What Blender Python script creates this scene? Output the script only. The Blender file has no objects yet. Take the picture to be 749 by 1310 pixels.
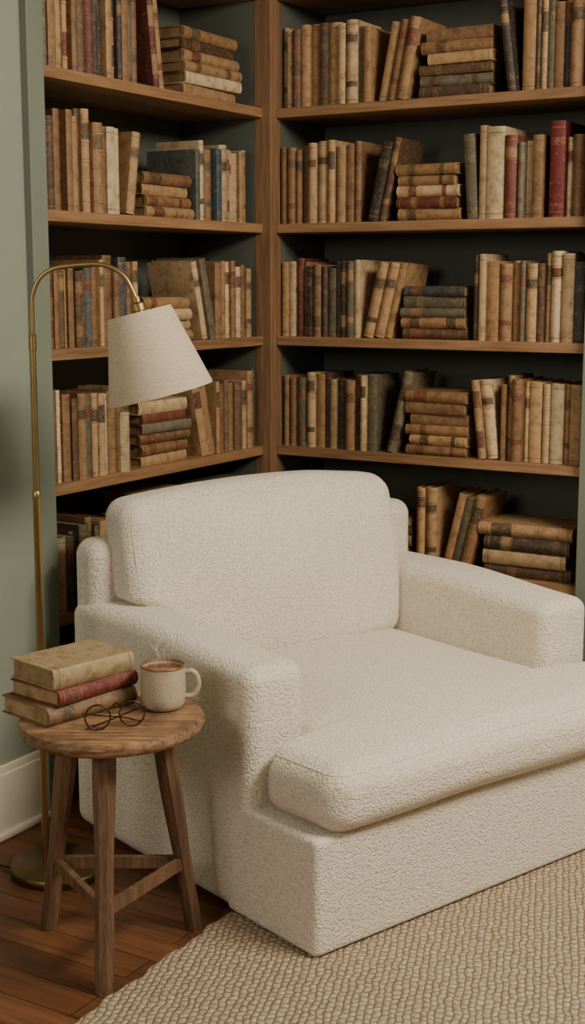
import bpy, bmesh, math, random
import numpy as np
from mathutils import Matrix, Vector, noise
rad=math.radians
scene=bpy.context.scene
def lin(c):
    c=c/255.0
    return c/12.92 if c<=0.04045 else ((c+0.055)/1.055)**2.4
def C(r,g,b): return (lin(r),lin(g),lin(b),1.0)

# ------------------------------------------------------------ materials
def new_mat(name):
    m=bpy.data.materials.new(name); m.use_nodes=True
    nt=m.node_tree; b=nt.nodes['Principled BSDF']
    return m,nt,b
def N(nt,t,**kw):
    n=nt.nodes.new(t)
    for k,v in kw.items(): setattr(n,k,v)
    return n
def coords(nt,scale=(1,1,1),rot=(0,0,0)):
    tc=N(nt,'ShaderNodeTexCoord'); mp=N(nt,'ShaderNodeMapping')
    mp.inputs['Scale'].default_value=scale; mp.inputs['Rotation'].default_value=rot
    nt.links.new(tc.outputs['Object'],mp.inputs['Vector']); return mp.outputs['Vector']
def noise_n(nt,vec,scale,detail=4,rough=0.55,dist=0):
    n=N(nt,'ShaderNodeTexNoise'); n.inputs['Scale'].default_value=scale
    n.inputs['Detail'].default_value=detail; n.inputs['Roughness'].default_value=rough
    n.inputs['Distortion'].default_value=dist
    nt.links.new(vec,n.inputs['Vector']); return n.outputs['Fac']
def ramp(nt,fac,stops):
    r=N(nt,'ShaderNodeValToRGB'); e=r.color_ramp.elements
    while len(e)<len(stops): e.new(0.5)
    for el,(p,c) in zip(e,stops): el.position=p; el.color=c
    nt.links.new(fac,r.inputs['Fac']); return r.outputs['Color']
def bump(nt,b,h,strength,dist):
    n=N(nt,'ShaderNodeBump'); n.inputs['Strength'].default_value=strength; n.inputs['Distance'].default_value=dist
    nt.links.new(h,n.inputs['Height']); nt.links.new(n.outputs['Normal'],b.inputs['Normal']); return n
def math_n(nt,op,a,b2=None):
    n=N(nt,'ShaderNodeMath',operation=op)
    for i,v in enumerate((a,b2)):
        if v is None: continue
        if isinstance(v,(int,float)): n.inputs[i].default_value=v
        else: nt.links.new(v,n.inputs[i])
    return n.outputs[0]
def mixc(nt,fac,a,b2,blend='MIX'):
    n=N(nt,'ShaderNodeMix',data_type='RGBA',blend_type=blend)
    for i,v in ((0,fac),(6,a),(7,b2)):
        if isinstance(v,(int,float,tuple)): n.inputs[i].default_value=v
        else: nt.links.new(v,n.inputs[i])
    return n.outputs[2]

def mat_paint(name,c1,c2,rough=0.6):
    m,nt,b=new_mat(name); v=coords(nt)
    f=noise_n(nt,v,2.5,3); nt.links.new(ramp(nt,f,[(0.3,c1),(0.7,c2)]),b.inputs['Base Color'])
    b.inputs['Roughness'].default_value=rough
    bump(nt,b,noise_n(nt,v,180,2),0.08,0.001); return m
def mat_wood(name,cd,cm,cl,axis='x',sc=1.0,rough=0.5,bs=0.15):
    m,nt,b=new_mat(name)
    s={'x':(1.2,26,26),'y':(26,1.2,26),'z':(26,26,1.2)}[axis]
    v=coords(nt,tuple(k*sc for k in s))
    f=noise_n(nt,v,1.0,6,0.6,0.6)
    v2=coords(nt,tuple(k*sc*6 for k in s)); f2=noise_n(nt,v2,1.0,3,0.6)
    c=ramp(nt,f,[(0.28,cd),(0.5,cm),(0.72,cl)])
    c=mixc(nt,0.35,c,ramp(nt,f2,[(0.35,cd),(0.6,cl)]))
    nt.links.new(c,b.inputs['Base Color']); b.inputs['Roughness'].default_value=rough
    bump(nt,b,f2,bs,0.002); return m
def mat_simple(name,c,rough=0.5,metal=0.0,var=0.12,vs=30):
    m,nt,b=new_mat(name); v=coords(nt); f=noise_n(nt,v,vs,4)
    lo=tuple(x*(1-var) for x in c[:3])+(1,); hi=tuple(min(1,x*(1+var)) for x in c[:3])+(1,)
    nt.links.new(ramp(nt,f,[(0.3,lo),(0.7,hi)]),b.inputs['Base Color'])
    b.inputs['Roughness'].default_value=rough; b.inputs['Metallic'].default_value=metal; return m

M_wall=mat_paint('sage_paint',C(134,142,127),C(140,148,133))
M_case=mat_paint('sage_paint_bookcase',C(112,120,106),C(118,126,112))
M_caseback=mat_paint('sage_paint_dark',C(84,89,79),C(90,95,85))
M_trim=mat_paint('cream_trim',C(218,208,190),C(224,215,198),0.45)
M_ceil=mat_paint('ceiling_paint',C(205,200,188),C(212,206,195))
M_oakx=mat_wood('oak_x',C(100,70,45),C(142,106,72),C(168,131,93),'x')
M_oaky=mat_wood('oak_y',C(100,70,45),C(142,106,72),C(168,131,93),'y')
M_oakz=mat_wood('oak_z',C(92,66,45),C(128,96,68),C(150,116,84),'z')
M_tabletop,nt,b=new_mat('rustic_top')
f=noise_n(nt,coords(nt,(1.5,30,30)),1.0,7,0.65,0.9); f2=noise_n(nt,coords(nt,(8,150,150)),1.0,3,0.6); f3=noise_n(nt,coords(nt),9,5,0.65)
c=ramp(nt,f,[(0.28,C(74,50,34)),(0.46,C(142,108,78)),(0.7,C(190,156,120))])
c=mixc(nt,0.45,c,ramp(nt,f2,[(0.38,C(76,52,36)),(0.55,C(182,148,112))]))
c=mixc(nt,0.8,c,ramp(nt,f3,[(0.34,C(130,110,94)),(0.6,C(255,250,244))]),'MULTIPLY')
nt.links.new(c,b.inputs['Base Color']); b.inputs['Roughness'].default_value=0.55; bump(nt,b,math_n(nt,'ADD',f,f2),0.5,0.002)
M_tableleg=mat_wood('rustic_leg',C(58,40,28),C(100,74,52),C(132,100,74),'z',1.2,0.6,0.6)
M_brass=mat_simple('aged_brass',C(164,140,96),0.36,1.0,0.12,25)
M_brassd=mat_simple('dark_brass',C(116,98,66),0.38,1.0,0.15,20)
M_wire=mat_simple('glasses_metal',C(74,46,28),0.25,0.6,0.2,200)
M_dark=mat_simple('dark_cord',C(30,26,22),0.6)

# boucle
M_boucle,nt,b=new_mat('boucle_fabric')
v=coords(nt); nz=N(nt,'ShaderNodeTexNoise'); nz.inputs['Scale'].default_value=110; nt.links.new(v,nz.inputs['Vector'])
va=N(nt,'ShaderNodeVectorMath',operation='SCALE'); nt.links.new(nz.outputs['Color'],va.inputs[0]); va.inputs['Scale'].default_value=0.009
vb=N(nt,'ShaderNodeVectorMath',operation='ADD'); nt.links.new(v,vb.inputs[0]); nt.links.new(va.outputs[0],vb.inputs[1])
vo=N(nt,'ShaderNodeTexVoronoi'); vo.inputs['Scale'].default_value=195; nt.links.new(vb.outputs[0],vo.inputs['Vector'])
inv=math_n(nt,'SUBTRACT',1.0,vo.outputs['Distance'])
nf=noise_n(nt,v,320,3,0.7)
h=math_n(nt,'ADD',inv,math_n(nt,'MULTIPLY',nf,0.35))
bump(nt,b,h,0.8,0.0040)
nt.links.new(ramp(nt,inv,[(0.2,C(214,203,184)),(0.7,C(241,233,217))]),b.inputs['Base Color'])
b.inputs['Roughness'].default_value=0.95
b.inputs['Sheen Weight'].default_value=0.15

# linen shade
M_linen,nt,b=new_mat('linen_shade')
f1=noise_n(nt,coords(nt,(60,60,900)),1,2); f2=noise_n(nt,coords(nt,(700,700,40)),1,2)
ff=math_n(nt,'ADD',math_n(nt,'MULTIPLY',f1,0.5),math_n(nt,'MULTIPLY',f2,0.5))
nt.links.new(ramp(nt,ff,[(0.35,C(182,166,141)),(0.65,C(214,200,176))]),b.inputs['Base Color'])
b.inputs['Roughness'].default_value=0.9; bump(nt,b,ff,0.3,0.001)

# floor planks along x
M_floor,nt,b=new_mat('oak_floor')
v=coords(nt)
br=N(nt,'ShaderNodeTexBrick'); br.offset=0.37; br.inputs['Scale'].default_value=1.0
br.inputs['Brick Width'].default_value=1.1; br.inputs['Row Height'].default_value=0.083
br.inputs['Mortar Size'].default_value=0.0012; br.inputs['Mortar Smooth'].default_value=0.1
br.inputs['Color1'].default_value=C(108,67,40); br.inputs['Color2'].default_value=C(136,89,56); br.inputs['Mortar'].default_value=C(38,24,15)
nt.links.new(v,br.inputs['Vector'])
g=noise_n(nt,coords(nt,(2,40,1)),1.0,6,0.65,0.8)
gc=ramp(nt,g,[(0.3,C(140,130,120)),(0.7,C(255,255,255))])
nt.links.new(mixc(nt,0.85,br.outputs['Color'],gc,'MULTIPLY'),b.inputs['Base Color'])
b.inputs['Roughness'].default_value=0.44
bump(nt,b,math_n(nt,'SUBTRACT',math_n(nt,'MULTIPLY',g,0.2),br.outputs['Fac']),0.3,0.002)

# rug
M_rug,nt,b=new_mat('jute_weave')
tc=N(nt,'ShaderNodeTexCoord')
nz=N(nt,'ShaderNodeTexNoise'); nz.inputs['Scale'].default_value=26; nz.inputs['Detail'].default_value=3; nt.links.new(tc.outputs['Object'],nz.inputs['Vector'])
va=N(nt,'ShaderNodeVectorMath',operation='SCALE'); nt.links.new(nz.outputs['Color'],va.inputs[0]); va.inputs['Scale'].default_value=0.020
vb=N(nt,'ShaderNodeVectorMath',operation='ADD'); nt.links.new(tc.outputs['Object'],vb.inputs[0]); nt.links.new(va.outputs[0],vb.inputs[1])
mp=N(nt,'ShaderNodeMapping'); mp.inputs['Rotation'].default_value=(0,0,rad(-20)); nt.links.new(vb.outputs[0],mp.inputs['Vector'])
sx=N(nt,'ShaderNodeSeparateXYZ'); nt.links.new(mp.outputs[0],sx.inputs[0])
X,Y=sx.outputs[0],sx.outputs[1]
vv=math_n(nt,'MULTIPLY',X,1/0.0145); row=math_n(nt,'FLOOR',vv)
off=math_n(nt,'MULTIPLY',math_n(nt,'MODULO',row,2.0),0.5)
uu=math_n(nt,'ADD',math_n(nt,'MULTIPLY',Y,1/0.0175),off)
hu=math_n(nt,'POWER',math_n(nt,'ABSOLUTE',math_n(nt,'SINE',math_n(nt,'MULTIPLY',uu,math.pi))),0.6)
hv=math_n(nt,'POWER',math_n(nt,'ABSOLUTE',math_n(nt,'SINE',math_n(nt,'MULTIPLY',vv,math.pi))),0.6)
hh=math_n(nt,'MULTIPLY',hu,hv)
fib=noise_n(nt,tc.outputs['Object'],380,3,0.7)
bump(nt,b,math_n(nt,'ADD',hh,math_n(nt,'MULTIPLY',fib,0.6)),0.9,0.007)
c1=ramp(nt,hh,[(0.05,C(146,126,104)),(0.6,C(212,196,173))])  # shade in the gaps between knots is put into the colour
c2=ramp(nt,noise_n(nt,tc.outputs['Object'],70,4),[(0.35,C(205,194,178)),(0.65,C(255,252,246))])
nt.links.new(mixc(nt,0.8,c1,c2,'MULTIPLY'),b.inputs['Base Color']); b.inputs['Roughness'].default_value=0.95

# books
M_book,nt,b=new_mat('old_book_cloth')
ca=N(nt,'ShaderNodeAttribute',attribute_name='Col'); da=N(nt,'ShaderNodeAttribute',attribute_name='Dat')
sp=N(nt,'ShaderNodeSeparateColor'); nt.links.new(da.outputs['Color'],sp.inputs[0])
v=coords(nt)
mot=ramp(nt,noise_n(nt,v,38,6,0.7),[(0.30,C(156,142,126)),(0.48,C(228,222,212)),(0.70,C(255,255,255))])
base=mixc(nt,0.9,ca.outputs['Color'],mot,'MULTIPLY')
sc=noise_n(nt,v,90,5,0.75)
scf=math_n(nt,'MULTIPLY',ramp(nt,sc,[(0.56,(0,0,0,1)),(0.66,(1,1,1,1))]),math_n(nt,'SUBTRACT',1.0,sp.outputs[1]))
base=mixc(nt,math_n(nt,'MULTIPLY',scf,0.32),base,C(190,160,122))
dk=ramp(nt,noise_n(nt,coords(nt,(1,1,0.6)),75,5,0.8),[(0.28,(1,1,1,1)),(0.38,(0,0,0,1))])
base=mixc(nt,math_n(nt,'MULTIPLY',dk,0.5),base,C(62,44,32))
orn=ramp(nt,noise_n(nt,v,420,2,0.6),[(0.53,(0,0,0,1)),(0.57,(1,1,1,1))])
base=mixc(nt,math_n(nt,'MULTIPLY',orn,sp.outputs[0]),base,C(164,132,88))
nt.links.new(base,b.inputs['Base Color']); b.inputs['Roughness'].default_value=0.62
bump(nt,b,noise_n(nt,v,300,3),0.2,0.001)

# ------------------------------------------------------------ mesh helpers
def link(o): scene.collection.objects.link(o); return o
def obj_from(name,verts,faces,mat,smooth=False,parent=None):
    me=bpy.data.meshes.new(name); me.from_pydata([tuple(v) for v in verts],[],faces); me.update()
    bm=bmesh.new(); bm.from_mesh(me); bmesh.ops.recalc_face_normals(bm,faces=bm.faces); bm.to_mesh(me); bm.free()
    if mat: me.materials.append(mat)
    if smooth: me.polygons.foreach_set('use_smooth',[True]*len(me.polygons))
    o=link(bpy.data.objects.new(name,me))
    if parent: o.parent=parent
    return o
def empty(name,loc,rz=0):
    o=link(bpy.data.objects.new(name,None)); o.location=loc; o.rotation_euler=(0,0,rz); o.empty_display_size=0.1; return o
def box(name,lo,hi,mat,bev=0.0,parent=None,seg=2):
    bm=bmesh.new(); bmesh.ops.create_cube(bm,size=1)
    for v in bm.verts: v.co=Vector([lo[i]+(v.co[i]+0.5)*(hi[i]-lo[i]) for i in range(3)])
    if bev>0: bmesh.ops.bevel(bm,geom=bm.edges[:],offset=bev,segments=seg,profile=0.5,affect='EDGES')
    me=bpy.data.meshes.new(name); bm.to_mesh(me); bm.free(); me.materials.append(mat)
    o=link(bpy.data.objects.new(name,me))
    if parent: o.parent=parent
    return o
def boxes(name,lst,mat,bev=0.0,parent=None):
    bm=bmesh.new()
    for lo,hi in lst:
        r=bmesh.ops.create_cube(bm,size=1)
        for v in r['verts']: v.co=Vector([lo[i]+(v.co[i]+0.5)*(hi[i]-lo[i]) for i in range(3)])
    if bev>0: bmesh.ops.bevel(bm,geom=bm.edges[:],offset=bev,segments=2,profile=0.5,affect='EDGES')
    me=bpy.data.meshes.new(name); bm.to_mesh(me); bm.free(); me.materials.append(mat)
    o=link(bpy.data.objects.new(name,me))
    if parent: o.parent=parent
    return o
def lathe(name,prof,mat,n=64,parent=None,loc=(0,0,0),smooth=True,M=None):
    vs=[];fs=[]
    for r,z in prof:
        for k in range(n):
            a=2*math.pi*k/n; vs.append(Vector((r*math.cos(a),r*math.sin(a),z)))
    for i in range(len(prof)-1):
        for k in range(n):
            k2=(k+1)%n; fs.append((i*n+k,i*n+k2,(i+1)*n+k2,(i+1)*n+k))
    closed=(prof[0]==prof[-1])
    if not closed:
        if prof[0][0]>1e-4: fs.append(tuple(range(n)))
        if prof[-1][0]>1e-4: fs.append(tuple((len(prof)-1)*n+k for k in range(n)))
    if M: vs=[M@p for p in vs]
    vs=[p+Vector(loc) for p in vs]
    o=obj_from(name,vs,fs,mat,smooth,parent)
    if smooth: o.data.set_sharp_from_angle(angle=rad(50))
    return o
def tube(name,pts,r,mat,parent=None,cyclic=False,n=12,radii=None,spline=True):
    pts=[Vector(p) for p in pts]
    if spline and len(pts)>2:
        out=[];L=len(pts);rr=[]
        rng=range(L if cyclic else L-1)
        for i in rng:
            p0=pts[(i-1)%L] if (cyclic or i>0) else pts[0]; p1=pts[i]; p2=pts[(i+1)%L]; p3=pts[(i+2)%L] if (cyclic or i+2<L) else pts[-1]
            for k in range(8):
                t=k/8; out.append(0.5*((2*p1)+(-p0+p2)*t+(2*p0-5*p1+4*p2-p3)*t*t+(-p0+3*p1-3*p2+p3)*t**3))
                if radii: rr.append(radii[i]*(1-t)+radii[(i+1)%L]*t)
        if not cyclic:
            out.append(pts[-1]); 
            if radii: rr.append(radii[-1])
        pts=out; radii=rr if radii else None
    L=len(pts); vs=[];fs=[]
    up=Vector((0,0,1)); prev=None
    for i in range(L):
        a=pts[(i-1)%L] if (cyclic or i>0) else pts[i]; c=pts[(i+1)%L] if (cyclic or i<L-1) else pts[i]
        t=(c-a).normalized()
        if prev is None:
            ref=up if abs(t.dot(up))<0.9 else Vector((1,0,0)); u=t.cross(ref).normalized()
        else:
            u=(prev-t*prev.dot(t)).normalized()
        prev=u; w=t.cross(u); R=radii[i] if radii else r
        for k in range(n):
            an=2*math.pi*k/n; vs.append(pts[i]+u*math.cos(an)*R+w*math.sin(an)*R)
    for i in range(L if cyclic else L-1):
        j=(i+1)%L
        for k in range(n):
            k2=(k+1)%n; fs.append((i*n+k,i*n+k2,j*n+k2,j*n+k))
    if not cyclic: fs.append(tuple(range(n))); fs.append(tuple((L-1)*n+k for k in range(n)))
    return obj_from(name,vs,fs,mat,True,parent)

def soft_box(name,lo,hi,r,mat,parent=None,puff=(0,0,0),deform=None,n=(28,28,14),seam=None,zmin=None,sr=0.002):
    lo=Vector(lo);hi=Vector(hi);c=(lo+hi)/2;h=(hi-lo)/2
    def ticks(H,k):
        inner=[-(H-r)+2*(H-r)*i/k for i in range(k+1)]
        e=[-H+r*(i/5) for i in range(5)]
        return e+inner+[-x for x in reversed(e)]
    T=[ticks(h[i],n[i]) for i in range(3)]
    def rnd(p):
        q=Vector([max(-(h[i]-r),min(h[i]-r,p[i])) for i in range(3)])
        d=p-q
        if d.length>1e-9: p=q+d.normalized()*r
        p=p.copy()
        u=[max(-1,min(1,p[i]/h[i])) for i in range(3)]
        w=[1-abs(x)**2.5 for x in u]
        s=Vector((puff[0]*u[0]*w[1]*w[2],puff[1]*u[1]*w[0]*w[2],puff[2]*u[2]*w[0]*w[1]))
        p=p+s
        p=p+c
        if deform: p=deform(p)
        if zmin is not None and p.z<zmin: p.z=zmin
        return p
    idx={};vs=[];fs=[]
    def vid(p):
        k=(round(p[0],5),round(p[1],5),round(p[2],5))
        if k not in idx: idx[k]=len(vs); vs.append(rnd(Vector(p)))
        return idx[k]
    for ax in range(3):
        a1,a2=(ax+1)%3,(ax+2)%3
        for s in (-1,1):
            for i in range(len(T[a1])-1):
                for j in range(len(T[a2])-1):
                    q=[]
                    for (ii,jj) in ((i,j),(i+1,j),(i+1,j+1),(i,j+1)):
                        p=[0,0,0];p[ax]=s*h[ax];p[a1]=T[a1][ii];p[a2]=T[a2][jj];q.append(vid(p))
                    fs.append(tuple(q))
    o=obj_from(name,vs,fs,mat,True,parent)
    if seam:
        for si,(ax,sgn) in enumerate(seam):
            a1,a2=(ax+1)%3,(ax+2)%3
            ring=[]
            H1,H2=h[a1],h[a2]
            path=[]
            K=40
            for k in range(K): path.append((-(H1-r)+2*(H1-r)*k/K,-H2))
            for k in range(6): an=-math.pi/2+math.pi/2*k/6; path.append((H1-r+r*math.cos(an),-(H2-r)+r*math.sin(an)))
            for k in range(K): path.append((H1,-(H2-r)+2*(H2-r)*k/K))
            for k in range(6): an=math.pi/2*k/6; path.append((H1-r+r*math.cos(an),(H2-r)+r*math.sin(an)))
            for k in range(K): path.append(((H1-r)-2*(H1-r)*k/K,H2))
            for k in range(6): an=math.pi/2+math.pi/2*k/6; path.append((-(H1-r)+r*math.cos(an),(H2-r)+r*math.sin(an)))
            for k in range(K): path.append((-H1,(H2-r)-2*(H2-r)*k/K))
            for k in range(6): an=math.pi+math.pi/2*k/6; path.append((-(H1-r)+r*math.cos(an),-(H2-r)+r*math.sin(an)))
            for (x,y) in path:
                q1=max(-(H1-r),min(H1-r,x)); q2=max(-(H2-r),min(H2-r,y))
                dx,dy=x-q1,y-q2; L=math.hypot(dx,dy) or 1
                p=[0,0,0];p[ax]=sgn*(h[ax]-r+r);p[a1]=q1+dx/L*r;p[a2]=q2+dy/L*r
                ring.append(rnd(Vector(p)))
            tube(name+'_piping_%d'%(si+1),ring,sr,mat,parent,cyclic=True,n=8,spline=False)
    return o

# ------------------------------------------------------------ room shell
ZC=2.62
box('floor',(-0.4,-5.0,-0.05),(4.2,0.45,0.0),M_floor)
box('ceiling',(-0.4,-5.0,ZC),(4.2,0.45,ZC+0.05),M_ceil)
box('wall_left',(-0.4,-5.0,0),(0.0,-1.10,ZC),M_wall)
box('wall_back',(1.10,0.0,0),(4.2,0.4,ZC),M_wall)
wx=4.0
boxes('wall_right',[((wx,-5,0),(wx+0.15,-3.2,ZC)),((wx,-0.7,0),(wx+0.15,0.0,ZC)),((wx,-3.2,0),(wx+0.15,-0.7,0.75)),((wx,-3.2,2.4),(wx+0.15,-0.7,ZC))],M_wall)
boxes('window_1',[((wx-0.02,-3.27,0.68),(wx+0.0,-0.63,0.75)),((wx-0.02,-3.27,2.4),(wx,-0.63,2.47)),((wx-0.02,-3.27,0.75),(wx,-3.2,2.4)),((wx-0.02,-0.7,0.75),(wx,-0.63,2.4)),
   ((wx+0.05,-1.97,0.75),(wx+0.09,-1.93,2.4)),((wx+0.05,-3.2,1.56),(wx+0.09,-0.7,1.6))],M_trim,0.003)
box('baseboard_left',(0.0,-5.0,0.0),(0.018,-1.10,0.165),M_trim,0.004)
box('trim_1',(0.0,-5.0,0.165),(0.011,-1.10,0.182),M_trim,0.003)
box('trim_2',(0.0,-5.0,0.0),(0.03,-1.10,0.02),M_trim,0.006)
box('baseboard_back',(1.10,-0.018,0.0),(4.0,0.0,0.165),M_trim,0.004)

# ------------------------------------------------------------ bookcases
SH=[0.15,0.49,0.83,1.17,1.51,1.85,2.19]
D=0.30; TH=0.028; YL=-1.042
bl=empty('bookcase',(0,0,0))
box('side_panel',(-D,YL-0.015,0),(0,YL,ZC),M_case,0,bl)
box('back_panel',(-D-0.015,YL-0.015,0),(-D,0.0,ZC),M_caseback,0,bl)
box('face_stile',(-0.02,-1.10,0),(0.022,YL,ZC),M_case,0.002,bl)
box('kick_panel',(-0.03,YL,0),(-0.012,-0.03,SH[0]-TH/2),M_case,0,bl)
for i,z in enumerate(SH):
    box('shelf_%d'%(i+1),(-D,YL,z-TH/2),(0.0,-0.03,z+TH/2),M_oaky,0.0025,bl)
br_=empty('bookcase.001',(0,0,0))
box('side_panel_r',(1.02,0,0),(1.035,D,ZC),M_case,0,br_)
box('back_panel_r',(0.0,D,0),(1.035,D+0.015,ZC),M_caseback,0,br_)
box('face_stile_r',(1.02,-0.022,0),(1.10,0.02,ZC),M_case,0.002,br_)
box('kick_panel_r',(0.03,0.012,0),(1.02,0.03,SH[0]-TH/2),M_case,0,br_)
for i,z in enumerate(SH):
    box('shelf_r_%d'%(i+1),(0.03,0.0,z-TH/2),(1.02,D,z+TH/2),M_oakx,0.0025,br_)
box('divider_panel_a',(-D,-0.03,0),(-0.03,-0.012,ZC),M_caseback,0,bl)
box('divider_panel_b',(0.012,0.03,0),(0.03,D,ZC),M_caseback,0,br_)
box('trim_3',(-0.03,-0.03,0),(0.03,0.03,ZC),M_oakz,0.003)

# ------------------------------------------------------------ books
TAN=[(172,136,96),(154,120,82),(186,152,110),(144,110,76),(196,168,130),(164,130,92),(134,102,72),(180,146,106),(202,178,140)]
DRK=[(90,66,48),(76,58,44),(106,80,56),(68,56,46),(96,76,58),(64,54,46)]
GRN=[(96,90,72),(108,102,84),(84,84,70),(118,112,92)]
BLU=[(74,80,84),(84,90,88),(68,72,72)]
RED=[(112,56,46),(102,52,44),(128,70,54)]
CRM=[(208,188,152),(214,196,162)]
PAGE=(186,158,118)
class Book:
    def __init__(s): s.v=[];s.f=[];s.c=[];s.d=[]
    def quad(s,pts,col,dat,M):
        i=len(s.v)
        for p in pts: s.v.append(M@Vector(p))
        s.f.append(tuple(range(i,i+len(pts)))); s.c.append(col); s.d.append(dat)
    def build(s,name,parent=None):
        me=bpy.data.meshes.new(name); me.from_pydata([tuple(p) for p in s.v],[],s.f); me.update()
        for nm,arr in (('Col',s.c),('Dat',s.d)):
            at=me.color_attributes.new(nm,'FLOAT_COLOR','CORNER'); out=[]
            for f,c in zip(s.f,arr): out.extend(list(c)*len(f))
            at.data.foreach_set('color',out)
        me.materials.append(M_book)
        o=link(bpy.data.objects.new(name,me))
        if parent: o.parent=parent
        return o
def lc(c,k=1.0): return (lin(c[0])*k,lin(c[1])*k,lin(c[2])*k,1.0)
def pick(rg,mode='mix'):
    r=rg.random()
    if mode=='dark': return rg.choice(DRK+GRN[:2]) if r<0.7 else rg.choice(TAN)
    if mode=='tan': return rg.choice(TAN+CRM) if r<0.84 else rg.choice(GRN+DRK[:3])
    if r<0.57: return rg.choice(TAN)
    if r<0.75: return rg.choice(DRK)
    if r<0.87: return rg.choice(GRN)
    if r<0.92: return rg.choice(BLU)
    if r<0.945: return rg.choice(RED)
    return rg.choice(CRM)
def add_book(B,M,t,d,h,col,rg,style=None):
    k=rg.uniform(0.80,1.12); base=lc(col,k); page=lc(PAGE,rg.uniform(0.6,1.0)); rr=rg.random()
    lum=sum(col)/3
    style=style or rg.choice(['bands','label','plain','plain','bands','label2','plain'])
    gold=lc((154,122,74)) if lum<100 else lc((108,80,54))
    lab=lc(rg.choice([(110,50,38),(58,46,38),(98,46,36),(60,50,40),(84,72,54),(70,60,46)] if lum>100 else [(108,48,38),(146,118,82),(112,58,42),(132,102,66)]))
    seg=[]
    def add(a,b,c,o,f=0.0): seg.append((a,b,c,o,f))
    if style=='bands':
        nb=rg.choice([4,5]); zs=[0.12+0.76*i/(nb-1)*1.0 for i in range(nb)]
        for z in zs:
            add(z-0.011,z+0.011,tuple(min(1,x*1.12) for x in base[:3])+(1,),0,0.0018)
            add(z-0.016,z-0.012,gold,0,0)
            add(z+0.012,z+0.016,gold,0,0)
        li=nb-2
        if rg.random()<0.75: add(zs[li]+0.02,zs[li+1]-0.02,lab,0.55,0.0003)
        if rg.random()<0.3: add(zs[0]+0.02,zs[1]-0.02,lab,0.45,0.0003)
    elif style in('label','label2'):
        a=rg.uniform(0.66,0.76); w=rg.uniform(0.08,0.15)
        add(a,a+w,lab,0.6,0.0004)
        add(a-0.02,a-0.013,gold,0);add(a+w+0.013,a+w+0.02,gold,0)
        if style=='label2': add(0.2,0.27,lab,0.5,0.0003)
        else: add(0.12,0.2,base,0.35)
        add(0.04,0.047,gold,0);add(0.94,0.947,gold,0)
    else:
        a=rg.uniform(0.62,0.76)
        add(a,a+rg.uniform(0.06,0.13),base,0.6); add(0.05,0.057,gold,0);add(0.93,0.937,gold,0);add(0.1,0.14,base,0.5)
    zs=sorted(set([0,1,0.012,0.988]+[min(1,max(0,s[0])) for s in seg]+[min(1,max(0,s[1])) for s in seg]))
    bulge=min(0.012,t*0.28) if style!='plain' else min(0.006,t*0.14)
    K=7
    def prof(off):
        return [(t*i/K, 0.004-(bulge+off)*math.sin(math.pi*i/K)**0.8) for i in range(K+1)]
    for a,b_ in zip(zs[:-1],zs[1:]):
        m=(a+b_)/2; c,o,off=base,0,0
        for s in seg:
            if s[0]<=m<=s[1]: c,o,off=s[2],s[3],s[4]
        if m<0.012 or m>0.988: c=tuple(min(1,x*1.2+0.015) for x in base[:3])+(1,)
        P=prof(off)
        for i in range(K):
            B.quad([(P[i][0],P[i][1],a*h),(P[i+1][0],P[i+1][1],a*h),(P[i+1][0],P[i+1][1],b_*h),(P[i][0],P[i][1],b_*h)],c,(o,0,rr,1),M)
        if off>0.001:
            P0=prof(0)
            for zz in (a*h,b_*h):
                for i in range(K): B.quad([(P0[i][0],P0[i][1],zz),(P0[i+1][0],P0[i+1][1],zz),(P[i+1][0],P[i+1][1],zz),(P[i][0],P[i][1],zz)],c,(0,0,rr,1),M)
    P=prof(0); ct=0.0028
    sd=lc(col,k*0.95); ed=tuple(min(1,x*1.2) for x in sd[:3])+(1,)
    y0=0.004
    def bx(x0,x1,ya,yb,za,zb,c,dat):
        p=[(x0,ya,za),(x1,ya,za),(x1,yb,za),(x0,yb,za),(x0,ya,zb),(x1,ya,zb),(x1,yb,zb),(x0,yb,zb)]
        for q in ((0,3,2,1),(4,5,6,7),(0,1,5,4),(1,2,6,5),(2,3,7,6),(3,0,4,7)): B.quad([p[i] for i in q],c,dat,M)
    bx(0,ct,y0,d,0,h,sd,(0,0,rr,1)); bx(t-ct,t,y0,d,0,h,sd,(0,0,rr,1))
    bx(ct*0.9,t-ct*0.9,y0+0.001,d-0.004,0.004,h-0.004,page,(0,1,rr,1))
    for zz in (0.0015,h-0.0015):
        B.quad([(p[0],p[1],zz) for p in P]+[(t,y0+0.003,zz),(0,y0+0.003,zz)],ed,(0,0,rr,1),M)

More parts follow.
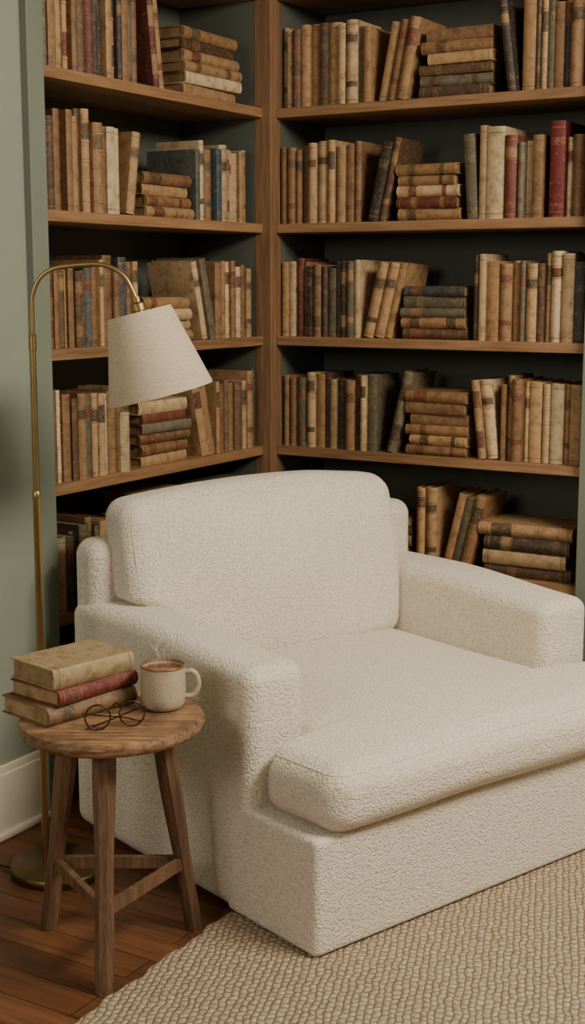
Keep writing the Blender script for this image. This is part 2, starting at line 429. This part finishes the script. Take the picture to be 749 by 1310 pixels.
def shelf_books(B,S,z,layout,rg):
    zt=z+TH/2+0.0005
    for it in layout:
        kind=it[0]
        if kind=='u':
            _,x0,x1,hl,hh,mode=it; x=x0; hb=rg.uniform(hl,hh)
            while True:
                t=rg.uniform(0.021,0.038) if rg.random()<0.7 else rg.uniform(0.014,0.022)
                if x+t>x1: break
                if rg.random()<0.45: hb=rg.uniform(hl,hh)
                h=min(hh,max(hl,hb+rg.uniform(-0.008,0.008))); d=rg.uniform(0.14,0.18)
                M=S@Matrix.Translation((x,rg.uniform(0.010,0.034),zt))
                add_book(B,M,t,d,h,pick(rg,mode),rg); x+=t+rg.uniform(0.0003,0.0022)
        elif kind=='b':
            _,x,t,h,col,style=it
            add_book(B,S@Matrix.Translation((x,0.015,zt)),t,0.16,h,col,rg,style)
        elif kind=='ll':
            _,x,n,a,hl,hh,mode=it; a=rad(a); hs=[rg.uniform(hl,hh) for _ in range(n)]
            xb=x+hs[0]*math.sin(a)+0.001
            for k in range(n):
                t=rg.uniform(0.022,0.034); R=Matrix(((math.cos(a),0,-math.sin(a),xb),(0,1,0,rg.uniform(0.012,0.03)),(math.sin(a),0,math.cos(a),zt),(0,0,0,1)))
                add_book(B,S@R,t,rg.uniform(0.14,0.18),hs[k],pick(rg,mode),rg); xb+=t/math.cos(a)+0.001
        elif kind=='lr':
            _,x,n,a,hl,hh,mode=it; a=rad(a); xr=x
            for k in range(n):
                t=rg.uniform(0.022,0.034)
                R=Matrix(((math.cos(a),0,math.sin(a),xr-t*math.cos(a)),(0,1,0,rg.uniform(0.012,0.03)),(-math.sin(a),0,math.cos(a),zt+t*math.sin(a)),(0,0,0,1)))
                add_book(B,S@R,t,rg.uniform(0.14,0.18),rg.uniform(hl,hh),pick(rg,mode),rg); xr-=t/math.cos(a)+0.001
        elif kind=='s':
            _,x0,L,n,tl,th,mode=it[:7]; zz=zt; spec=it[7] if len(it)>7 else {}
            for k in range(n):
                t=rg.uniform(tl,th); l=L*rg.uniform(0.86,1.0); xo=x0+rg.uniform(0,L-l)
                an=rad(rg.uniform(-3,3))
                R=Matrix.Translation((xo,rg.uniform(0.014,0.024),zz))@Matrix.Rotation(an,4,'Z')@Matrix(((0,0,-1,l),(0,1,0,0),(1,0,0,0),(0,0,0,1)))
                add_book(B,S@R,t,rg.uniform(0.15,0.18),l,spec.get(k,pick(rg,mode)),rg); zz+=t+0.0006
SL=Matrix(((0,-1,0,0),(1,0,0,-1.018),(0,0,1,0),(0,0,0,1)))
SR=Matrix(((1,0,0,0.032),(0,1,0,0),(0,0,1,0),(0,0,0,1)))
rg=random.Random(23)
BL=Book(); BR=Book()
s0=-0.019
LY_L={
0:[('u',s0,0.95,0.19,0.25,'dark')],
1:[('u',s0,0.24,0.20,0.235,'mix'),('ll',0.245,3,9,0.19,0.215,'mix'),('s',0.42,0.23,8,0.028,0.033,'mix'),('s',0.68,0.26,8,0.028,0.034,'dark')],
2:[('u',s0,0.345,0.20,0.235,'tan'),('s',0.375,0.235,6,0.024,0.034,'tan',{4:RED[2],3:(112,108,88)}),('ll',0.62,2,14,0.22,0.245,'tan'),('u',0.755,0.975,0.20,0.245,'mix')],
3:[('u',s0,0.385,0.19,0.235,'mix'),('s',0.405,0.235,4,0.025,0.034,'tan'),('ll',0.645,2,14,0.22,0.245,'tan'),('u',0.775,0.975,0.20,0.235,'tan')],
4:[('u',s0,0.24,0.22,0.258,'mix'),('u',0.242,0.325,0.20,0.22,'tan'),('lr',0.378,1,9,0.21,0.22,'tan'),('s',0.41,0.24,4,0.026,0.034,'tan'),('u',0.665,0.765,0.19,0.235,'mix'),('b',0.767,0.026,0.205,(64,80,90),'plain'),('u',0.795,0.975,0.20,0.235,'tan')],
5:[('u',s0,0.44,0.235,0.285,'mix'),('ll',0.442,2,7,0.23,0.25,'mix'),('s',0.60,0.30,6,0.026,0.038,'tan')],
6:[('u',s0,0.95,0.22,0.28,'mix')]}
LY_R={
0:[('u',0.005,0.95,0.19,0.25,'dark')],
1:[('u',0.005,0.2,0.19,0.24,'mix'),('s',0.24,0.22,5,0.026,0.034,'dark'),('u',0.475,0.565,0.22,0.245,'tan'),('lr',0.645,3,13,0.22,0.245,'tan'),('s',0.675,0.29,4,0.036,0.044,'dark')],
2:[('u',0.005,0.345,0.21,0.24,'mix'),('lr',0.398,1,13,0.24,0.25,'tan'),('s',0.435,0.20,6,0.026,0.034,'mix'),('ll',0.642,2,7,0.215,0.235,'tan'),('u',0.735,0.975,0.21,0.245,'tan')],
3:[('u',0.005,0.30,0.205,0.24,'mix'),('lr',0.378,3,13,0.22,0.245,'tan'),('s',0.415,0.215,5,0.026,0.034,'mix'),('u',0.642,0.975,0.215,0.26,'mix')],
4:[('u',0.005,0.29,0.215,0.245,'mix'),('lr',0.36,2,12,0.225,0.24,'dark'),('s',0.395,0.205,5,0.027,0.034,'mix',{1:RED[0]}),('ll',0.602,1,4,0.23,0.235,'dark'),
   ('b',0.655,0.02,0.255,(180,154,116),'plain'),('b',0.677,0.052,0.25,(204,186,148),'plain'),('b',0.731,0.036,0.225,RED[0],'label'),('u',0.77,0.86,0.20,0.225,'mix'),('b',0.862,0.042,0.255,(118,40,42),'plain'),('u',0.907,0.985,0.21,0.24,'tan')],
5:[('u',0.005,0.325,0.21,0.235,'mix'),('lr',0.425,3,11,0.22,0.25,'mix'),('s',0.462,0.225,6,0.027,0.034,'mix'),('ll',0.70,1,8,0.24,0.245,'mix'),('u',0.768,0.985,0.215,0.27,'mix')],
6:[('u',0.005,0.95,0.22,0.28,'mix')]}
for i,z in enumerate(SH):
    shelf_books(BL,SL,z,LY_L[i],rg); shelf_books(BR,SR,z,LY_R[i],rg)
BL.build('shelved_books'); BR.build('shelved_books.001')

# ------------------------------------------------------------ armchair
ac=empty('armchair',(0.994,-1.430,0.0),rad(70.2))
W=1.098; AL=0.155; AR=0.172; AH=0.583; AD=0.212; Z0=0.0135; DB=0.952
box('base_frame',(0.012,0.012,Z0+0.001),(W-0.012,0.90,0.25),M_boucle,0.012,ac,4)
soft_box('base_front',(0.0,0.0,Z0),(W,0.30,0.262),0.014,M_boucle,ac,zmin=Z0)
def armdef(p):
    q=p.copy()
    t=max(0,min(1,(0.66-q.y)/(0.66-AD)))
    q.z-=0.024*t*t*(3-2*t)*max(0,min(1,(q.z-0.25)/0.33))
    return q
soft_box('arm_left',(0.0,AD,Z0),(AL,DB-0.015,AH),0.036,M_boucle,ac,(0.004,0,0.005),armdef,(8,40,30),zmin=Z0)
soft_box('arm_right',(W-AR,AD,Z0),(W,DB-0.015,AH),0.036,M_boucle,ac,(0.004,0,0.005),armdef,(8,40,30),zmin=Z0)
soft_box('back_frame',(0.016,0.84,Z0),(W-0.015,DB,0.735),0.042,M_boucle,ac,(0,0.003,0.004),None,(50,8,36),zmin=Z0)
def seatdef(p):
    q=p.copy()
    f=min(1,max(0,(q.y-(AD-0.034))/0.026)); f=f*f*(3-2*f)
    x0,x1=0.024,W+0.004
    a0,a1=AL-0.001,W-AR+0.001
    u=(q.x-x0)/(x1-x0)
    q.x=(1-f)*(x0+u*(x1-x0))+f*(a0+u*(a1-a0))
    q.z+=0.010*noise.noise(Vector((q.x*2.2,q.y*2.2,1.3)))
    return q
soft_box('seat_cushion',(0.024,-0.032,0.263),(W+0.004,0.84,0.404),0.054,M_boucle,ac,(0.006,0.014,0.032),seatdef,(60,80,8),seam=[(2,1)],zmin=0.2625,sr=0.0015)
def backdef(p):
    q=p.copy(); t=(q.z-0.39)/0.45
    q.y+=0.052*t-0.012*math.sin(math.pi*max(0,min(1,t)))
    cx=0.50; half=0.43
    u=(q.x-cx)/half
    e=max(0,min(1,(t-0.36)/0.14)); e=e*e*(3-2*e)
    if u<0: q.x=cx+(q.x-cx)*(1-0.18*(1-e))
    else: q.x=cx+(q.x-cx)*(1-0.03*max(0,t-0.5)*2)
    q.z+=0.014*noise.noise(Vector((q.x*3.0,q.y*2,4.1)))*max(0,t)-0.010*abs(u)**3*max(0,t)
    q.y+=0.018*noise.noise(Vector((q.x*4,q.z*4,9.0)))
    return q
soft_box('back_cushion',(0.072,0.712,0.395),(0.926,0.850,0.842),0.046,M_boucle,ac,(0.008,0.030,0.012),backdef,(50,8,34),seam=[(1,-1)],sr=0.0013)

# ------------------------------------------------------------ rug
rx0,rx1,ry0,ry1=0.722,3.3,-3.5,-0.35
vs=[];fs=[]
def wob(s): return 0.004*math.sin(s*37)+0.003*math.sin(s*91+1)
step=0.012
edge=[]
y=ry0
while y<ry1: edge.append((rx0+wob(y),y)); y+=step
x=rx0
while x<rx1: edge.append((x,ry1+wob(x))); x+=step
y=ry1
while y>ry0: edge.append((rx1+wob(y),y)); y-=step
x=rx1
while x>rx0: edge.append((x,ry0+wob(x))); x-=step
n=len(edge); cx,cy=(rx0+rx1)/2,(ry0+ry1)/2
def ins(e,k): 
    dx,dy=cx-e[0],cy-e[1]
    return (e[0]+(k if e[0]<cx else -k)*(1 if abs(dx)/((rx1-rx0)/2)>0.97 else 0), e[1]+(k if e[1]<cy else -k)*(1 if abs(dy)/((ry1-ry0)/2)>0.97 else 0))
for lv,(k,z) in enumerate(((0.0,0.0),(-0.002,0.005),(0.001,0.009),(0.006,0.0113),(0.014,0.012))):
    for e in edge:
        q=ins(e,k); vs.append((q[0],q[1],z))
for lv in range(4):
    for i in range(n):
        j=(i+1)%n; fs.append((lv*n+i,lv*n+j,(lv+1)*n+j,(lv+1)*n+i))
fs.append(tuple(4*n+i for i in range(n)))
obj_from('woven_rug',vs,fs,M_rug,True)

# ------------------------------------------------------------ side table
st=empty('side_table',(0.602,-1.571,0),rad(30.8))
ZT=0.498
prof=[(0.0,ZT-0.030),(0.172,ZT-0.030),(0.181,ZT-0.025),(0.185,ZT-0.017),(0.185,ZT-0.010),(0.182,ZT-0.002),(0.176,ZT),(0.0,ZT)]
top=lathe('table_top',prof,M_tabletop,96,st)
for v in top.data.vertices:
    a=math.atan2(v.co.y,v.co.x); r=math.hypot(v.co.x,v.co.y)
    if r>0.1:
        k=1+0.008*math.sin(3*a+1)+0.004*math.sin(11*a)+0.003*math.sin(23*a)
        v.co.x*=k; v.co.y*=k
legs=[]
for i,a in enumerate((-90,150,30)):
    a=rad(a); dx,dy=math.cos(a),math.sin(a)
    P0=Vector((dx*0.178,dy*0.178,0.0)); P1=Vector((dx*0.105,dy*0.105,ZT-0.029))
    vs=[];fs=[];L=9
    for k in range(L):
        t=k/(L-1); p=P0.lerp(P1,t); r=0.0165+0.0055*t+0.0015*math.sin(t*9+i)
        for m in range(8):
            an=a+math.pi/8+m*math.pi/4; vs.append((p.x+r*math.cos(an)*1.05,p.y+r*math.sin(an)*1.05,p.z))
    for k in range(L-1):
        for m in range(8):
            m2=(m+1)%8; fs.append((k*8+m,k*8+m2,(k+1)*8+m2,(k+1)*8+m))
    fs.append(tuple(range(8)));fs.append(tuple((L-1)*8+m for m in range(8)))
    obj_from('leg_%d'%(i+1),vs,fs,M_tableleg,False,st)
    legs.append(P0.lerp(P1,0.33))
cz=legs[0].z
for i,(ia,ib) in enumerate(((1,2),(0,1),(0,2))):
    A_,B_=legs[ia],legs[ib]
    d=(B_-A_).normalized(); s=Vector((-d.y,d.x,0))*0.007
    vs=[]
    for p in (A_,B_):
        for sg in (-1,1):
            for zz in (cz-0.012,cz+0.012): vs.append(p+s*sg+Vector((0,0,zz-cz)))
    obj_from('stretcher_%d'%(i+1),vs,[(0,1,3,2),(4,6,7,5),(0,4,5,1),(2,3,7,6),(0,2,6,4),(1,5,7,3)],M_tableleg,False,st)

# ------------------------------------------------------------ book stack on table
B=Book(); rg2=random.Random(5)
ang=78.2
zz=ZT+0.0005
for (t,dd,l,col,rot,ox,oy) in ((0.036,0.150,0.222,(134,106,80),0.0,-0.010,-0.011),(0.032,0.146,0.208,(120,56,50),3.0,-0.006,0.0),(0.040,0.142,0.200,(180,160,124),-1.0,-0.008,-0.002)):
    R=Matrix.Translation((0.512,-1.567,zz))@Matrix.Rotation(rad(ang-0+rot),4,'Z')
    Bm=Matrix(((0,0,-1,l/2+oy),(0,1,0,-dd/2-ox),(1,0,0,0),(0,0,0,1)))
    add_book(B,R@Bm,t,dd,l,col,rg2,'label' if col[0]!=180 else 'plain'); zz+=t+0.0006
B.build('book_stack')

# ------------------------------------------------------------ coffee mug
M_mug,nt,b=new_mat('speckled_stoneware')
v=coords(nt)
spk=ramp(nt,noise_n(nt,v,420,2,0.5),[(0.60,C(190,177,156)),(0.68,C(124,100,76))])
spk2=ramp(nt,noise_n(nt,v,30,3),[(0.3,C(225,220,212)),(0.7,C(255,255,255))])
nt.links.new(mixc(nt,0.6,spk,spk2,'MULTIPLY'),b.inputs['Base Color']); b.inputs['Roughness'].default_value=0.35
M_rim=mat_simple('mug_rim_glaze',C(128,88,54),0.35)
M_coffee=mat_simple('coffee',C(112,68,36),0.2)
mg=empty('coffee_mug',(0.664,-1.478,ZT+0.0003),rad(30.8))
lathe('mug_body',[(0.0,0.0),(0.032,0.0),(0.038,0.003),(0.043,0.012),(0.0455,0.028),(0.0458,0.045),(0.0452,0.085),(0.0452,0.0885),(0.0415,0.0885),(0.041,0.06),(0.040,0.02),(0.034,0.008),(0.0,0.006)],M_mug,64,mg)
lathe('mug_rim',[(0.0412,0.0865),(0.0455,0.0865),(0.0458,0.0885),(0.0443,0.0908),(0.0425,0.0904),(0.0410,0.0885),(0.0412,0.0865)],M_rim,64,mg)
lathe('coffee_surface',[(0.0,0.076),(0.0409,0.076),(0.0409,0.081),(0.0,0.081)],M_coffee,64,mg)
tube('mug_handle',[(0.043,0,0.074),(0.056,0,0.077),(0.067,0,0.068),(0.071,0,0.050),(0.066,0,0.034),(0.056,0,0.025),(0.043,0,0.024)],0.0058,M_mug,mg)
M_steam,nt,b=new_mat('steam_vapour')
b.inputs['Base Color'].default_value=(0.9,0.9,0.9,1); b.inputs['Roughness'].default_value=1; 
v=coords(nt); al=math_n(nt,'MULTIPLY',noise_n(nt,v,60,2),0.14); nt.links.new(al,b.inputs['Alpha'])
for i,(ox,ph) in enumerate(((-0.016,0),(-0.004,1.6),(0.008,3.1),(0.016,4.4))):
    pts=[];rr=[]
    for k in range(13):
        t=k/12; pts.append((ox+0.010*math.sin(t*7+ph)*(0.4+t),0.006*math.sin(t*5+ph*2),0.086+(0.075+0.008*i)*t)); rr.append(0.0005+0.0024*math.sin(math.pi*min(1,t*0.95+0.03)))
    tube('steam_%d'%(i+1),pts,0.002,M_steam,mg,radii=rr,n=10)

# ------------------------------------------------------------ eyeglasses
M_lens,nt,b=new_mat('lens_glass')
b.inputs['Base Color'].default_value=(0.95,0.95,0.95,1); b.inputs['Roughness'].default_value=0.03
b.inputs['Transmission Weight'].default_value=1.0; b.inputs['IOR'].default_value=1.15
gl=empty('eyeglasses',(0.664,-1.634,ZT+0.0003),rad(52))
Rl=0.0235; tilt=rad(16); ex=0.034
def LP(x,a,R=Rl):
    xx=x+R*1.06*math.cos(a); zz=R+0.0018+R*math.sin(a)
    return Vector((xx,zz*math.sin(tilt),zz*math.cos(tilt)))
for i,cxx in enumerate((-ex,ex)):
    tube('rim_%d'%(i+1),[LP(cxx,2*math.pi*k/24) for k in range(24)],0.0018,M_wire,gl,cyclic=True,spline=False,n=8)
    vs=[LP(cxx,2*math.pi*k/24,Rl) for k in range(24)]
    obj_from('lens_%d'%(i+1),vs+[p+Vector((0,0.001,0)) for p in vs],[tuple(range(24)),tuple(range(24,48))]+[(k,(k+1)%24,24+(k+1)%24,24+k) for k in range(24)],M_lens,False,gl)
tube('bridge',[LP(-ex,rad(30)),LP(0,rad(75))+Vector((0,-0.001,0.002)),LP(ex,rad(150))],0.0016,M_wire,gl,n=8)
s1=LP(-ex,rad(160)); s2=LP(ex,rad(20))
tube('temple_1',[s1,s1+Vector((-0.004,0.004,0)),s1+Vector((0.004,0.012,-0.004)),Vector((0.02,0.020,0.014)),Vector((0.046,0.024,0.004)),Vector((0.055,0.022,0.002))],0.0015,M_wire,gl,n=8)
tube('temple_2',[s2,s2+Vector((0.004,0.004,0)),s2+Vector((-0.004,0.010,-0.002)),Vector((-0.02,0.015,0.010)),Vector((-0.046,0.018,0.003)),Vector((-0.055,0.016,0.002))],0.0015,M_wire,gl,n=8)

# ------------------------------------------------------------ floor lamp
fl=empty('floor_lamp',(0.230,-1.356,0.001),rad(30.8))
fl.rotation_euler=(0,rad(0.25),rad(30.8))
lathe('lamp_base',[(0,0),(0.109,0),(0.112,0.003),(0.112,0.018),(0.108,0.022),(0.03,0.024),(0.018,0.028),(0.0,0.028)],M_brassd,64,fl,loc=(0.030,0.0,0))
lathe('pole_lower',[(0.0,0.0),(0.0085,0.0),(0.0085,0.87),(0.0095,0.872),(0.0095,0.89),(0.007,0.893),(0.0,0.893)],M_brass,24,fl)
lathe('pole_upper',[(0.0,0.88),(0.0068,0.88),(0.0068,1.20),(0.0085,1.201),(0.0085,1.235),(0.0055,1.237),(0,1.237)],M_brass,24,fl)
tube('arm_arc',[(0,0,1.23),(0,0,1.29),(0.004,0,1.325),(0.018,0,1.355),(0.042,0,1.374),(0.075,0,1.382),(0.14,0,1.387),(0.175,0,1.380),(0.203,0,1.360),(0.220,0,1.33),(0.229,0,1.305)],0.0052,M_brass,fl,n=16)
ta=math.atan2(0.046,0.18)
A=Matrix.Rotation(-ta,4,'Y')
shc=Vector((0.234,0,1.283))
Ms=Matrix.Translation(shc)@A
lathe('shade_socket',[(0,-0.03),(0.013,-0.03),(0.013,0.004),(0.017,0.006),(0.017,0.020),(0.010,0.024),(0.010,0.036),(0,0.037)],M_brass,32,fl,M=Ms)
Hs=0.182
sh=lathe('lamp_shade',[(0.068,0.0),(0.114,-Hs),(0.1155,-Hs),(0.1165,-Hs+0.004),(0.0705,0.002),(0.068,0.002)],M_linen,96,fl,M=Ms)
bm=bmesh.new(); bm.from_mesh(sh.data); caps=[f for f in bm.faces if len(f.verts)>10]; bmesh.ops.delete(bm,geom=caps,context='FACES'); bm.to_mesh(sh.data); bm.free()
lathe('shade_top_diffuser',[(0.0,0.000),(0.0685,0.000),(0.0685,0.0015),(0.0,0.0015)],M_linen,64,fl,M=Ms)
M_bulb=mat_simple('frosted_bulb',C(235,230,220),0.3)
lathe('bulb',[(0,-0.105),(0.012,-0.103),(0.023,-0.095),(0.029,-0.08),(0.026,-0.062),(0.014,-0.045),(0.012,-0.03),(0,-0.03)],M_bulb,32,fl,M=Ms)
tube('power_cord',[(-0.080,0.0,0.006),(-0.12,0.02,0.004),(-0.16,0.01,0.004),(-0.19,-0.06,0.004)],0.0028,M_dark,fl)

# ------------------------------------------------------------ lights
def area(name,loc,target,size,size_y,power,col):
    l=bpy.data.lights.new(name,'AREA'); l.shape='RECTANGLE'; l.size=size; l.size_y=size_y; l.energy=power; l.color=col
    o=link(bpy.data.objects.new(name,l)); o.location=loc
    o.rotation_euler=(Vector(target)-Vector(loc)).to_track_quat('-Z','Y').to_euler(); return o
area('window_light',(2.65,-1.25,2.5),(0.9,-1.1,0.3),1.1,0.8,112,(1.0,0.89,0.74))
area('fill_light',(0.7,-4.7,2.0),(0.7,-0.8,0.7),1.0,0.9,26,(1.0,0.90,0.76))  # added fill from the camera side, not a lamp of the room
w=bpy.data.worlds.new('world'); scene.world=w; w.use_nodes=True
bg=w.node_tree.nodes['Background']; bg.inputs['Color'].default_value=(1.0,0.91,0.79,1); bg.inputs['Strength'].default_value=0.13

# ------------------------------------------------------------ camera
cd=bpy.data.cameras.new('camera'); cam=link(bpy.data.objects.new('camera',cd))
cam.location=(2.265,-3.653,1.35); cam.rotation_euler=(rad(90-9.5),0,rad(30.8))
cd.sensor_fit='VERTICAL'; cd.sensor_height=24; cd.lens=1760/1310*24; cd.clip_start=0.05
scene.camera=cam
